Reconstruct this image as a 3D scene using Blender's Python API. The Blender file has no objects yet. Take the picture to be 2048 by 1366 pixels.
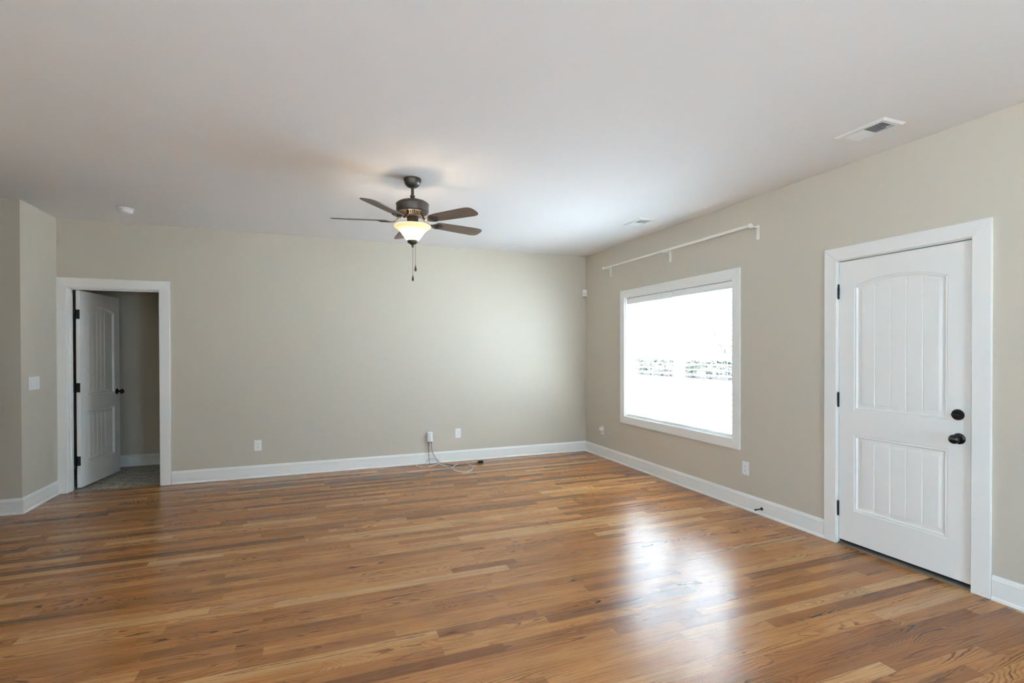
import bpy, bmesh, math, random
from mathutils import Vector, Matrix
from math import sin, cos, pi, radians

# ------------------------------------------------------------------ camera, world, light, exposure
S = bpy.context.scene
COL = S.collection
F_PX, YAW, PITCH, ROLL = 1015.19, 0.3678, -0.0071, -0.0023
CAM = Vector((-3.5605, -6.3369, 1.4059))
fwd = Vector((sin(YAW) * cos(PITCH), cos(YAW) * cos(PITCH), sin(PITCH)))
rt = Vector((cos(YAW), -sin(YAW), 0))
up = rt.cross(fwd)
r2 = cos(ROLL) * rt + sin(ROLL) * up
u2 = -sin(ROLL) * rt + cos(ROLL) * up
cam_d = bpy.data.cameras.new('camera')
cam = bpy.data.objects.new('camera', cam_d)
COL.objects.link(cam)
M = Matrix((r2, u2, -fwd)).transposed().to_4x4()
M.translation = CAM
cam.matrix_world = M
cam_d.sensor_fit = 'HORIZONTAL'
cam_d.sensor_width = 36
cam_d.lens = F_PX * 36 / 2048
cam_d.shift_y = 27.5 / 2048
cam_d.clip_start = 0.05
cam_d.clip_end = 300
S.camera = cam

S.view_settings.view_transform = 'Standard'
S.view_settings.look = 'None'
S.view_settings.gamma = 1
S.view_settings.use_curve_mapping = False
S.view_settings.exposure = 1.42

SKY = 7.0
w = bpy.data.worlds.new('sky')
S.world = w
w.use_nodes = True
bg = w.node_tree.nodes['Background']
bg.inputs['Color'].default_value = (0.65, 0.945, 1.24, 1)
bg.inputs['Strength'].default_value = SKY
S.cycles.max_bounces = 10
S.cycles.diffuse_bounces = 7
S.cycles.glossy_bounces = 4
S.cycles.sample_clamp_indirect = 6
S.cycles.caustics_reflective = False
S.cycles.caustics_refractive = False

def light(name, kind, loc, rot=(0, 0, 0), **kw):
    d = bpy.data.lights.new(name, kind)
    for k, v in kw.items():
        setattr(d, k, v)
    o = bpy.data.objects.new(name, d)
    COL.objects.link(o)
    o.location = loc
    o.rotation_euler = rot
    return o

sun = light('sun', 'SUN', (0, 0, 12), energy=105.0, color=(0.90, 0.98, 1.08), angle=radians(1.5))
sun.rotation_euler = Vector((-0.36, -0.42, -0.83)).to_track_quat('-Z', 'Y').to_euler()

# daylight portals in the window and the two added fill openings (they only guide sampling, they add no light)
def portal(loc, direction, sx, sy):
    o = light('daylight_portal', 'AREA', loc, shape='RECTANGLE', size=sx, size_y=sy, energy=1)
    o.data.cycles.is_portal = True
    o.rotation_euler = Vector(direction).to_track_quat('-Z', 'Z').to_euler()
    return o

H = 2.743            # ceiling height
REAR_Y = -8.3
LEFT_X = -9.6
XW, YN = -5.9654, -0.6671      # return wall at the far left and where it turns
WIN = (-2.73, -0.99, 0.608, 2.068)     # window opening y0 y1 z0 z1
DR = (-4.549, -3.727, 0.0, 2.064)      # front door opening
LD = (-5.89, -5.102, 0.0, 2.062)       # hall door opening x0 x1 z0 z1
REAR_FILL = (-2.05, -1.35, 0.1, 2.3)            # unseen opening added behind the camera for fill daylight x0 x1 z0 z1
LEFT_FILL = (-8.2, -6.7, 0.8, 2.3)            # bare opening added out of view in the left wall to brighten the room y0 y1 z0 z1

portal((0.16, (WIN[0] + WIN[1]) / 2, (WIN[2] + WIN[3]) / 2), (-1, 0, 0), 1.74, 1.46)

portal(((REAR_FILL[0] + REAR_FILL[1]) / 2, REAR_Y - 0.16, (REAR_FILL[2] + REAR_FILL[3]) / 2), (0, 1, 0), REAR_FILL[1] - REAR_FILL[0], REAR_FILL[3] - REAR_FILL[2])
portal((XW - 0.14, (LEFT_FILL[0] + LEFT_FILL[1]) / 2, (LEFT_FILL[2] + LEFT_FILL[3]) / 2), (1, 0, 0), LEFT_FILL[1] - LEFT_FILL[0], LEFT_FILL[3] - LEFT_FILL[2])

# ------------------------------------------------------------------ materials
def mat(name, color, rough=0.5, metal=0.0, spec=0.5, bump=None, coat=0.0):
    m = bpy.data.materials.new(name)
    m.use_nodes = True
    nt = m.node_tree
    b = nt.nodes['Principled BSDF']
    b.inputs['Base Color'].default_value = (*color, 1)
    b.inputs['Roughness'].default_value = rough
    b.inputs['Metallic'].default_value = metal
    b.inputs['Specular IOR Level'].default_value = spec
    b.inputs['Coat Weight'].default_value = coat
    if bump:
        sc, st, dist = bump
        tc = nt.nodes.new('ShaderNodeTexCoord')
        n = nt.nodes.new('ShaderNodeTexNoise')
        n.inputs['Scale'].default_value = sc
        n.inputs['Detail'].default_value = 3
        bp = nt.nodes.new('ShaderNodeBump')
        bp.inputs['Strength'].default_value = st
        bp.inputs['Distance'].default_value = dist
        nt.links.new(tc.outputs['Object'], n.inputs['Vector'])
        nt.links.new(n.outputs['Fac'], bp.inputs['Height'])
        nt.links.new(bp.outputs['Normal'], b.inputs['Normal'])
    return m

def lin(r, g, b):
    f = lambda c: (c / 255 / 12.92) if c / 255 <= 0.04045 else ((c / 255 + 0.055) / 1.055) ** 2.4
    return (f(r), f(g), f(b))

M_WALL = mat('beige_wall_paint', lin(199, 191, 176), 0.75, spec=0.25, bump=(220, 0.08, 0.001))
M_CEIL = mat('white_ceiling_paint', lin(237, 237, 237), 0.9, spec=0.1, bump=(160, 0.06, 0.001))
M_TRIM = mat('white_trim_paint', lin(238, 237, 232), 0.38, spec=0.4)
M_DOOR = mat('white_door_paint', lin(238, 237, 232), 0.42, spec=0.4)
M_VINYL = mat('white_vinyl', lin(240, 241, 240), 0.4)
M_PLATE = mat('white_plastic', lin(238, 238, 236), 0.35)
M_PLATE2 = mat('ivory_plastic', lin(226, 222, 212), 0.4)
M_ROD = mat('cream_rod_enamel', lin(244, 240, 230), 0.35)
M_BLACK = mat('black_bronze', lin(26, 24, 23), 0.25, metal=0.5, spec=0.6)
M_HINGE = mat('dark_bronze_hinge', lin(36, 33, 32), 0.4, metal=0.6)
M_RUBBER = mat('black_rubber', lin(22, 22, 22), 0.7)
M_BRONZE = mat('oil_rubbed_bronze', lin(56, 49, 42), 0.45, metal=0.5)
M_DARK = mat('dark_slot', lin(60, 60, 58), 0.8)
M_GAP = mat('duct_interior', lin(70, 70, 68), 0.9)
M_CABLE_W = mat('white_cable', lin(235, 228, 222), 0.45)
M_CABLE_D = mat('dark_cable', lin(62, 56, 50), 0.5)
M_CABLE_G = mat('grey_cable', lin(150, 148, 142), 0.5)
M_RED = mat('red_wire_nut', lin(190, 80, 70), 0.5)
M_ALU = mat('aluminium_sill', lin(120, 108, 95), 0.45, metal=0.5)
M_CONC = mat('pale_concrete', lin(214, 214, 212), 0.9, bump=(8, 0.3, 0.01))
M_LEAF = mat('hedge_leaf', lin(36, 41, 32), 0.9, spec=0.1)
M_BARK = mat('tree_bark', lin(70, 60, 52), 0.9, bump=(30, 0.6, 0.01))

def blade_mat():
    m = bpy.data.materials.new('walnut_blade')
    m.use_nodes = True
    nt = m.node_tree
    N, L = nt.nodes, nt.links
    b = N['Principled BSDF']
    tc = N.new('ShaderNodeTexCoord')
    mp = N.new('ShaderNodeMapping')
    mp.inputs['Scale'].default_value = (3, 40, 40)
    n = N.new('ShaderNodeTexNoise')
    n.inputs['Scale'].default_value = 2.0
    n.inputs['Detail'].default_value = 5
    cr = N.new('ShaderNodeValToRGB')
    cr.color_ramp.elements[0].position = 0.3
    cr.color_ramp.elements[0].color = (*lin(62, 50, 41), 1)
    cr.color_ramp.elements[1].position = 0.7
    cr.color_ramp.elements[1].color = (*lin(96, 79, 64), 1)
    L.new(tc.outputs['Object'], mp.inputs['Vector'])
    L.new(mp.outputs['Vector'], n.inputs['Vector'])
    L.new(n.outputs['Fac'], cr.inputs['Fac'])
    L.new(cr.outputs['Color'], b.inputs['Base Color'])
    b.inputs['Roughness'].default_value = 0.45
    return m
M_BLADE = blade_mat()

def shade_mat():
    m = bpy.data.materials.new('frosted_cream_glass')
    m.use_nodes = True
    nt = m.node_tree
    N, L = nt.nodes, nt.links
    N.remove(N['Principled BSDF'])
    out = N['Material Output']
    d = N.new('ShaderNodeBsdfDiffuse')
    d.inputs['Color'].default_value = (*lin(246, 234, 214), 1)
    t = N.new('ShaderNodeBsdfTranslucent')
    t.inputs['Color'].default_value = (*lin(252, 240, 220), 1)
    g = N.new('ShaderNodeBsdfGlossy')
    g.inputs['Roughness'].default_value = 0.25
    mx = N.new('ShaderNodeMixShader')
    mx.inputs[0].default_value = 0.55
    m2 = N.new('ShaderNodeMixShader')
    m2.inputs[0].default_value = 0.05
    L.new(d.outputs[0], mx.inputs[1])
    L.new(t.outputs[0], mx.inputs[2])
    L.new(mx.outputs[0], m2.inputs[1])
    L.new(g.outputs[0], m2.inputs[2])
    L.new(m2.outputs[0], out.inputs['Surface'])
    return m
M_SHADE = shade_mat()

def slat_mat():
    m = bpy.data.materials.new('white_slat')
    m.use_nodes = True
    b = m.node_tree.nodes['Principled BSDF']
    b.inputs['Base Color'].default_value = (*lin(244, 244, 242), 1)
    b.inputs['Roughness'].default_value = 0.45
    return m
M_SLAT = slat_mat()

def glass_mat():
    m = bpy.data.materials.new('window_glass')
    m.use_nodes = True
    nt = m.node_tree
    N, L = nt.nodes, nt.links
    N.remove(N['Principled BSDF'])
    t = N.new('ShaderNodeBsdfTransparent')
    t.inputs['Color'].default_value = (0.96, 0.97, 0.97, 1)
    g = N.new('ShaderNodeBsdfGlossy')
    g.inputs['Roughness'].default_value = 0.02
    mx = N.new('ShaderNodeMixShader')
    mx.inputs[0].default_value = 0.06
    L.new(t.outputs[0], mx.inputs[1])
    L.new(g.outputs[0], mx.inputs[2])
    L.new(mx.outputs[0], N['Material Output'].inputs['Surface'])
    return m
M_GLASS = glass_mat()

class NT:
    """small helper to write maths node graphs"""
    def __init__(self, m):
        self.nt = m.node_tree
        self.N, self.L = self.nt.nodes, self.nt.links
    def val(self, sock, v):
        if isinstance(v, (int, float)):
            sock.default_value = v
        elif isinstance(v, tuple):
            sock.default_value = v
        else:
            self.L.new(v, sock)
    def m(self, op, a, b=None, c=None, clamp=False):
        n = self.N.new('ShaderNodeMath')
        n.operation = op
        n.use_clamp = clamp
        self.val(n.inputs[0], a)
        if b is not None:
            self.val(n.inputs[1], b)
        if c is not None:
            self.val(n.inputs[2], c)
        return n.outputs[0]
    def xyz(self, x, y, z):
        n = self.N.new('ShaderNodeCombineXYZ')
        self.val(n.inputs[0], x)
        self.val(n.inputs[1], y)
        self.val(n.inputs[2], z)
        return n.outputs[0]
    def white(self, v):
        n = self.N.new('ShaderNodeTexWhiteNoise')
        n.noise_dimensions = '3D'
        self.L.new(v, n.inputs['Vector'])
        return n.outputs['Value'], n.outputs['Color']
    def noise(self, v, scale=1.0, detail=2.0, rough=0.5, dist=0.0):
        n = self.N.new('ShaderNodeTexNoise')
        self.L.new(v, n.inputs['Vector'])
        n.inputs['Scale'].default_value = scale
        n.inputs['Detail'].default_value = detail
        n.inputs['Roughness'].default_value = rough
        n.inputs['Distortion'].default_value = dist
        return n.outputs['Fac']
    def ramp(self, f, stops, interp='LINEAR'):
        n = self.N.new('ShaderNodeValToRGB')
        cr = n.color_ramp
        cr.interpolation = interp
        while len(cr.elements) > 1:
            cr.elements.remove(cr.elements[-1])
        cr.elements[0].position = stops[0][0]
        cr.elements[0].color = (*stops[0][1], 1)
        for p, c in stops[1:]:
            e = cr.elements.new(p)
            e.color = (*c, 1)
        self.L.new(f, n.inputs['Fac'])
        return n.outputs['Color']
    def mix(self, f, a, b, mode='MIX'):
        n = self.N.new('ShaderNodeMix')
        n.data_type = 'RGBA'
        n.blend_type = mode
        self.val(n.inputs[0], f)
        self.val(n.inputs[6], a if not isinstance(a, tuple) else (*a, 1))
        self.val(n.inputs[7], b if not isinstance(b, tuple) else (*b, 1))
        return n.outputs[2]
    def smooth(self, v, lo, hi):
        n = self.N.new('ShaderNodeMapRange')
        n.interpolation_type = 'SMOOTHSTEP'
        self.val(n.inputs[0], v)
        n.inputs[1].default_value = lo
        n.inputs[2].default_value = hi
        return n.outputs[0]

def floor_mat():
    m = bpy.data.materials.new('oak_strip_floor')
    m.use_nodes = True
    g = NT(m)
    b = g.N['Principled BSDF']
    tc = g.N.new('ShaderNodeTexCoord')
    sp = g.N.new('ShaderNodeSeparateXYZ')
    g.L.new(tc.outputs['Object'], sp.inputs[0])
    x, y = sp.outputs[0], sp.outputs[1]
    W = 0.076
    v = g.m('DIVIDE', g.m('ADD', y, 20.0), W)
    row = g.m('FLOOR', v)
    fv = g.m('SUBTRACT', v, row)
    ra, _ = g.white(g.xyz(row, 3.1, 7.7))
    rb, _ = g.white(g.xyz(row, 11.3, 2.9))
    ln = g.m('MULTIPLY_ADD', ra, 0.8, 0.6)
    u0 = g.m('DIVIDE', g.m('ADD', g.m('ADD', x, 30.0), g.m('MULTIPLY', rb, 5.0)), ln)
    # vary the joints so that boards of one row differ in length
    wob = g.m('MULTIPLY', g.m('SINE', g.m('MULTIPLY_ADD', u0, 2.399, g.m('MULTIPLY', ra, 9.0))), 0.3)
    u = g.m('ADD', u0, wob)
    col = g.m('FLOOR', u)
    fu = g.m('SUBTRACT', u, col)
    pid, pcol = g.white(g.xyz(row, col, 1.7))
    pid2, _ = g.white(g.xyz(row, col, 9.2))
    pid3, _ = g.white(g.xyz(row, col, 5.4))
    # cathedral figure: V-shaped growth rings along each board, straight towards its edges
    off = g.m('MULTIPLY', pid, 37.0)
    off2 = g.m('MULTIPLY', pid2, 53.0)
    cen = g.m('SUBTRACT', fv, g.m('MULTIPLY_ADD', pid2, 0.9, 0.05))
    lo = g.noise(g.xyz(g.m('ADD', g.m('MULTIPLY', x, 1.25), off2), g.m('MULTIPLY', fv, 0.35), off), 1.0, 1.5, 0.45)
    wig = g.noise(g.xyz(g.m('ADD', g.m('MULTIPLY', x, 16.0), off2), g.m('MULTIPLY', fv, 3.0), off), 1.0, 2.5, 0.55)
    fig = g.m('MULTIPLY_ADD', g.m('MULTIPLY', pid3, pid3), 38.0, 6.0)
    para = g.m('MULTIPLY', g.m('MULTIPLY', g.m('ABSOLUTE', cen), g.m('ADD', g.m('ABSOLUTE', cen), 0.35)), 5.5)
    t = g.m('ADD', g.m('ADD', g.m('MULTIPLY', lo, fig), para), g.m('MULTIPLY', wig, 0.9))
    rings = g.m('FRACT', t)
    ridx = g.m('FLOOR', t)
    rw, _ = g.white(g.xyz(ridx, pid, 2.2))
    late = g.m('MULTIPLY', g.smooth(rings, 0.45, 0.80), g.m('SUBTRACT', 1.0, g.smooth(rings, 0.92, 1.0)))
    patch = g.noise(g.xyz(g.m('ADD', g.m('MULTIPLY', x, 3.0), off), g.m('MULTIPLY', fv, 1.4), off2), 1.0, 2.0, 0.5)
    late = g.m('MULTIPLY', late, g.m('MULTIPLY', g.m('MULTIPLY_ADD', rw, 0.65, 0.35), g.smooth(patch, 0.32, 0.64)))
    soft = g.smooth(rings, 0.1, 0.95)
    # straight fibre streaks and pores
    fib = g.noise(g.xyz(g.m('MULTIPLY', x, 2.2), g.m('MULTIPLY', y, 130.0), off), 1.0, 4.0, 0.6)
    por = g.noise(g.xyz(g.m('MULTIPLY', x, 24.0), g.m('MULTIPLY', y, 420.0), off), 1.0, 2.0, 0.5)
    base = g.ramp(pid, [(0.0, lin(119, 76, 37)), (0.07, lin(136, 90, 47)), (0.2, lin(151, 102, 54)),
                        (0.55, lin(164, 114, 63)), (0.85, lin(177, 129, 76)), (0.96, lin(192, 152, 104)), (1.0, lin(140, 79, 39))])
    c1 = g.mix(g.m('MULTIPLY', g.smooth(fib, 0.40, 0.70), 0.8), base, g.mix(1.0, base, (0.74, 0.62, 0.50), 'MULTIPLY'))
    c1 = g.mix(g.m('MULTIPLY', soft, 0.25), c1, g.mix(1.0, c1, (0.80, 0.68, 0.55), 'MULTIPLY'))
    c2 = g.mix(late, c1, g.mix(1.0, c1, (0.24, 0.16, 0.10), 'MULTIPLY'))
    c3 = g.mix(g.m('MULTIPLY', g.smooth(por, 0.60, 0.78), 0.22), c2, lin(86, 50, 24))
    blot = g.noise(g.xyz(g.m('ADD', g.m('MULTIPLY', x, 1.5), off), g.m('MULTIPLY', fv, 1.2), off2), 1.0, 2.0, 0.5)
    c3 = g.mix(g.m('MULTIPLY', g.smooth(blot, 0.5, 0.74), 0.55), c3, g.mix(1.0, c3, (0.74, 0.58, 0.44), 'MULTIPLY'))
    c3 = g.mix(g.m('MULTIPLY', g.smooth(blot, 0.50, 0.28), 0.35), c3, g.mix(1.0, c3, (1.14, 1.16, 1.2), 'MULTIPLY'))
    # joints
    e1 = g.m('MINIMUM', fv, g.m('SUBTRACT', 1.0, fv))
    e2 = g.m('MULTIPLY', g.m('MULTIPLY', g.m('MINIMUM', fu, g.m('SUBTRACT', 1.0, fu)), ln), 1 / W)
    e = g.m('MINIMUM', e1, e2)
    seam = g.m('SUBTRACT', 1.0, g.smooth(e, 0.0, 0.022))
    c4 = g.mix(g.m('MULTIPLY', seam, 0.30), c3, lin(80, 48, 24))
    g.L.new(c4, b.inputs['Base Color'])
    rg = g.m('MULTIPLY_ADD', fib, 0.06, 0.225)
    g.L.new(rg, b.inputs['Roughness'])
    b.inputs['Specular IOR Level'].default_value = 0.42
    # slow waviness of the sanded and varnished boards
    wav = g.noise(g.xyz(g.m('MULTIPLY', x, 1.2), g.m('MULTIPLY', y, 9.0), 0.0), 1.0, 2.0, 0.5)
    hgt = g.m('ADD', g.m('MULTIPLY', wav, 0.0005), g.m('MULTIPLY', g.m('ADD', seam, g.m('MULTIPLY', late, 0.3)), -0.0003))
    bp = g.N.new('ShaderNodeBump')
    bp.inputs['Strength'].default_value = 0.6
    bp.inputs['Distance'].default_value = 1.0
    g.L.new(hgt, bp.inputs['Height'])
    g.L.new(bp.outputs['Normal'], b.inputs['Normal'])
    return m
M_FLOOR = floor_mat()

def carpet_mat():
    m = bpy.data.materials.new('grey_carpet')
    m.use_nodes = True
    g = NT(m)
    b = g.N['Principled BSDF']
    tc = g.N.new('ShaderNodeTexCoord')
    n1 = g.noise(tc.outputs['Object'], 55, 3, 0.7)
    n2 = g.noise(tc.outputs['Object'], 14, 2, 0.6)
    f = g.m('ADD', g.m('MULTIPLY', n1, 0.6), g.m('MULTIPLY', n2, 0.4))
    c = g.ramp(f, [(0.36, lin(112, 106, 98)), (0.5, lin(172, 166, 156)), (0.64, lin(206, 201, 192))])
    g.L.new(c, b.inputs['Base Color'])
    b.inputs['Roughness'].default_value = 0.95
    b.inputs['Specular IOR Level'].default_value = 0.05
    bp = g.N.new('ShaderNodeBump')
    bp.inputs['Strength'].default_value = 0.8
    bp.inputs['Distance'].default_value = 0.006
    g.L.new(n1, bp.inputs['Height'])
    g.L.new(bp.outputs['Normal'], b.inputs['Normal'])
    return m
M_CARPET = carpet_mat()

# ------------------------------------------------------------------ mesh helpers
def tag(o, label=None, cat=None, group=None, kind=None):
    if label:
        o['label'] = label
    if cat:
        o['category'] = cat
    if group:
        o['group'] = group
    if kind:
        o['kind'] = kind
    return o

def obj(name, bm, m, parent=None, smooth=False, bevel=0.0, segs=2, loc=None):
    bmesh.ops.remove_doubles(bm, verts=bm.verts, dist=1e-6)
    bmesh.ops.recalc_face_normals(bm, faces=bm.faces)
    me = bpy.data.meshes.new(name)
    bm.to_mesh(me)
    bm.free()
    me.materials.append(m)
    o = bpy.data.objects.new(name, me)
    COL.objects.link(o)
    if parent:
        o.parent = parent
    if loc:
        o.location = loc
    if smooth:
        for p in me.polygons:
            p.use_smooth = True
        try:
            me.set_sharp_from_angle(angle=radians(38))
        except Exception:
            pass
    if bevel:
        md = o.modifiers.new('edge', 'BEVEL')
        md.width = bevel
        md.segments = segs
        md.limit_method = 'ANGLE'
        md.angle_limit = radians(40)
    return o

def thing(name, label, cat, loc=(0, 0, 0), rotz=0, group=None, kind=None):
    o = bpy.data.objects.new(name, None)
    COL.objects.link(o)
    o.location = loc
    o.rotation_euler = (0, 0, rotz)
    o.empty_display_size = 0.1
    return tag(o, label, cat, group, kind)

def BM():
    return bmesh.new()

def box(bm, x0, x1, y0, y1, z0, z1):
    vs = [bm.verts.new(p) for p in ((x0, y0, z0), (x1, y0, z0), (x1, y1, z0), (x0, y1, z0), (x0, y0, z1), (x1, y0, z1), (x1, y1, z1), (x0, y1, z1))]
    for f in ((0, 3, 2, 1), (4, 5, 6, 7), (0, 1, 5, 4), (1, 2, 6, 5), (2, 3, 7, 6), (3, 0, 4, 7)):
        bm.faces.new([vs[i] for i in f])
    return vs

def boxobj(name, m, dims, parent=None, bevel=0.0, **kw):
    bm = BM()
    box(bm, *dims)
    return obj(name, bm, m, parent, bevel=bevel, **kw)

def poly_prism(bm, pts0, pts1):
    """closed prism between two equal loops of 3D points"""
    a = [bm.verts.new(p) for p in pts0]
    b = [bm.verts.new(p) for p in pts1]
    n = len(a)
    bm.faces.new(a)
    bm.faces.new(list(reversed(b)))
    for i in range(n):
        bm.faces.new((a[i], b[i], b[(i + 1) % n], a[(i + 1) % n]))

def lathe(bm, prof, segs=48, mtx=None, close=False):
    rings = []
    for r, z in prof:
        if r < 1e-5:
            rings.append([bm.verts.new((0, 0, z))])
        else:
            rings.append([bm.verts.new((r * cos(2 * pi * i / segs), r * sin(2 * pi * i / segs), z)) for i in range(segs)])
    if close:
        rings.append(rings[0])
    for a, b in zip(rings, rings[1:]):
        for i in range(segs):
            j = (i + 1) % segs
            if len(a) == 1 and len(b) == 1:
                continue
            if len(a) == 1:
                bm.faces.new((a[0], b[i], b[j]))
            elif len(b) == 1:
                bm.faces.new((a[i], a[j], b[0]))
            else:
                bm.faces.new((a[i], a[j], b[j], b[i]))
    if mtx is not None:
        vs = {v for r in rings for v in r}
        bmesh.ops.transform(bm, matrix=mtx, verts=list(vs))

def catmull(pts, n=8):
    P = [Vector(p) for p in pts]
    P = [2 * P[0] - P[1]] + P + [2 * P[-1] - P[-2]]
    out = []
    for i in range(1, len(P) - 2):
        for k in range(n):
            t = k / n
            a, b, c, d = P[i - 1], P[i], P[i + 1], P[i + 2]
            out.append(0.5 * ((2 * b) + (c - a) * t + (2 * a - 5 * b + 4 * c - d) * t * t + (3 * b - a - 3 * c + d) * t ** 3))
    out.append(P[-2])
    return out

def tube(bm, path, r, segs=8, rx=None):
    path = [Vector(p) for p in path]
    rings = []
    prev = None
    for i, p in enumerate(path):
        t = (path[min(i + 1, len(path) - 1)] - path[max(i - 1, 0)]).normalized()
        if prev is None:
            ref = Vector((0, 0, 1)) if abs(t.z) < 0.9 else Vector((1, 0, 0))
        else:
            ref = prev
        nrm = (ref - t * ref.dot(t)).normalized()
        prev = nrm
        bi = t.cross(nrm)
        rr = r[i] if isinstance(r, (list, tuple)) else r
        rings.append([bm.verts.new(p + nrm * (rr * cos(2 * pi * k / segs)) + bi * ((rx or rr) * sin(2 * pi * k / segs))) for k in range(segs)])
    for a, b in zip(rings, rings[1:]):
        for k in range(segs):
            j = (k + 1) % segs
            bm.faces.new((a[k], a[j], b[j], b[k]))
    bm.faces.new(rings[0])
    bm.faces.new(list(reversed(rings[-1])))

def copy_tree(o, parent=None):
    c = o.copy()
    COL.objects.link(c)
    if parent:
        c.parent = parent
    for ch in list(o.children):
        copy_tree(ch, c)
    return c

AX_MX = Matrix.Rotation(-pi / 2, 4, 'Y')      # local z -> -x (out of the right wall)
AX_MY = Matrix.Rotation(pi / 2, 4, 'X')       # local z -> -y (out of the back wall)

# ------------------------------------------------------------------ room shell
def struct(name, bm, m, label, cat, **kw):
    return tag(obj(name, bm, m, **kw), label, cat, kind='structure')

bm = BM()
box(bm, LEFT_X, XW - 0.12, -1.97, 0.05, -0.1, 0.0)
box(bm, XW - 0.12, 0.14, REAR_Y, 0.05, -0.1, 0.0)
struct('floor', bm, M_FLOOR, 'glossy oak strip floor of the empty living room', 'floor')
bm = BM()
box(bm, -7.6, -3.9, 0.05, 1.35, -0.1, -0.002)
struct('floor_hall', bm, M_CARPET, 'mottled grey carpet beyond the open door', 'carpet')
bm = BM()
box(bm, LEFT_X - 0.15, XW - 0.12, -1.97, 0.13, H, H + 0.15)
box(bm, XW - 0.12, 0.16, REAR_Y - 0.15, 0.13, H, H + 0.15)
struct('ceiling', bm, M_CEIL, 'smooth white ceiling of the living room', 'ceiling')
bm = BM()
box(bm, -7.6, -3.9, 0.12, 1.35, 2.5, 2.6)
struct('ceiling_hall', bm, M_CEIL, 'white ceiling of the small room behind the open door', 'ceiling')

bm = BM()   # back wall with the hall door opening
T = 0.12
box(bm, -7.72, LD[0] - 0.004, 0, T, 0, H)
box(bm, LD[1] + 0.004, 0.0, 0, T, 0, H)
box(bm, LD[0] - 0.004, LD[1] + 0.004, 0, T, LD[3] + 0.004, H)
struct('wall_back', bm, M_WALL, 'long beige back wall with the open white door', 'wall')
bm = BM()   # right wall: window and front door
T = 0.14
box(bm, 0, T, WIN[1], 0.12, 0, H)
box(bm, 0, T, WIN[0], WIN[1], 0, WIN[2])
box(bm, 0, T, WIN[0], WIN[1], WIN[3], H)
box(bm, 0, T, DR[1] + 0.02, WIN[0], 0, H)
box(bm, 0, T, DR[0] - 0.02, DR[1] + 0.02, DR[3] + 0.02, H)
box(bm, 0, T, REAR_Y, DR[0] - 0.02, 0, H)
struct('wall_right', bm, M_WALL, 'beige right wall with the window and the closed front door', 'wall')
bm = BM()
box(bm, XW - 0.12, XW, YN + 0.12, 0, 0, H)
box(bm, LEFT_X, XW, YN, YN + 0.12, 0, H)
struct('wall_left', bm, M_WALL, 'beige wall corner jutting out left of the open door', 'wall')
bm = BM()
box(bm, LEFT_X - 0.14, LEFT_X, -1.97, YN + 0.12, 0, H)
box(bm, LEFT_X - 0.14, XW, -1.97, -1.85, 0, H)
struct('wall_far_left', bm, M_WALL, 'beige wall far to the left, out of the picture', 'wall')
bm = BM()  # unseen wall: keeps the passage dark and holds the added fill opening
box(bm, XW - 0.12, XW, REAR_Y, LEFT_FILL[0], 0, H)
box(bm, XW - 0.12, XW, LEFT_FILL[1], -1.85, 0, H)
box(bm, XW - 0.12, XW, LEFT_FILL[0], LEFT_FILL[1], 0, LEFT_FILL[2])
box(bm, XW - 0.12, XW, LEFT_FILL[0], LEFT_FILL[1], LEFT_FILL[3], H)
struct('wall_left_near', bm, M_WALL, 'beige left wall beside the camera, past the side passage, with an opening added for fill light', 'wall')
bm = BM()
T = 0.14
y0, y1 = REAR_Y - T, REAR_Y
box(bm, XW - 0.12, REAR_FILL[0], y0, y1, 0, H)
box(bm, REAR_FILL[1], 0.14, y0, y1, 0, H)
box(bm, REAR_FILL[0], REAR_FILL[1], y0, y1, 0, REAR_FILL[2])
box(bm, REAR_FILL[0], REAR_FILL[1], y0, y1, REAR_FILL[3], H)
struct('wall_rear', bm, M_WALL, 'beige wall behind the camera with an unseen opening added for fill light', 'wall')
bm = BM()
box(bm, -7.72, -7.6, 0.12, 1.35, 0, 2.6)
box(bm, -3.9, -3.78, 0.12, 1.35, 0, 2.6)
box(bm, -7.72, -3.78, 1.215, 1.35, 0, 2.6)
struct('wall_hall', bm, M_WALL, 'dim beige walls of the small room behind the open door', 'wall')

# baseboards: profile (distance from wall, height)
BP = [(0, 0), (0.019, 0), (0.0185, 0.010), (0.016, 0.017), (0.0125, 0.021), (0.0125, 0.108), (0.0135, 0.111), (0.0135, 0.116),
      (0.0105, 0.119), (0.0095, 0.126), (0.006, 0.134), (0.0045, 0.1395), (0, 0.1395)]
def base_run(bm, p0, p1, nrm, m0=0, m1=0):
    """run of baseboard from p0 to p1 along a wall whose face normal is nrm; m0/m1 = mitre sign at the ends"""
    p0, p1, nrm = Vector((*p0, 0)), Vector((*p1, 0)), Vector((*nrm, 0))
    t = (p1 - p0).normalized()
    a = [p0 + nrm * d + t * (m0 * d) + Vector((0, 0, z)) for d, z in BP]
    b = [p1 + nrm * d - t * (m1 * d) + Vector((0, 0, z)) for d, z in BP]
    poly_prism(bm, a, b)
def baseboard(name, runs, label):
    bm = BM()
    for r in runs:
        base_run(bm, *r)
    return struct(name, bm, M_TRIM, label, 'baseboard', smooth=False)
baseboard('baseboard_back', [((-5.003, 0), (0, 0), (0, -1), 0, 1)], 'white baseboard along the back wall')
baseboard('baseboard_right', [((0, 0), (0, -3.635), (-1, 0), 1, 0)], 'white baseboard under the window on the right wall')
baseboard('baseboard_right_near', [((0, -4.645), (0, REAR_Y), (-1, 0), 0, 1)], 'short white baseboard right of the front door')
baseboard('baseboard_left', [((XW, 0), (XW, YN), (1, 0), 0, -1), ((XW, YN), (LEFT_X, YN), (0, -1), -1, 0)],
          'white baseboard turning the corner left of the open door')
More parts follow.
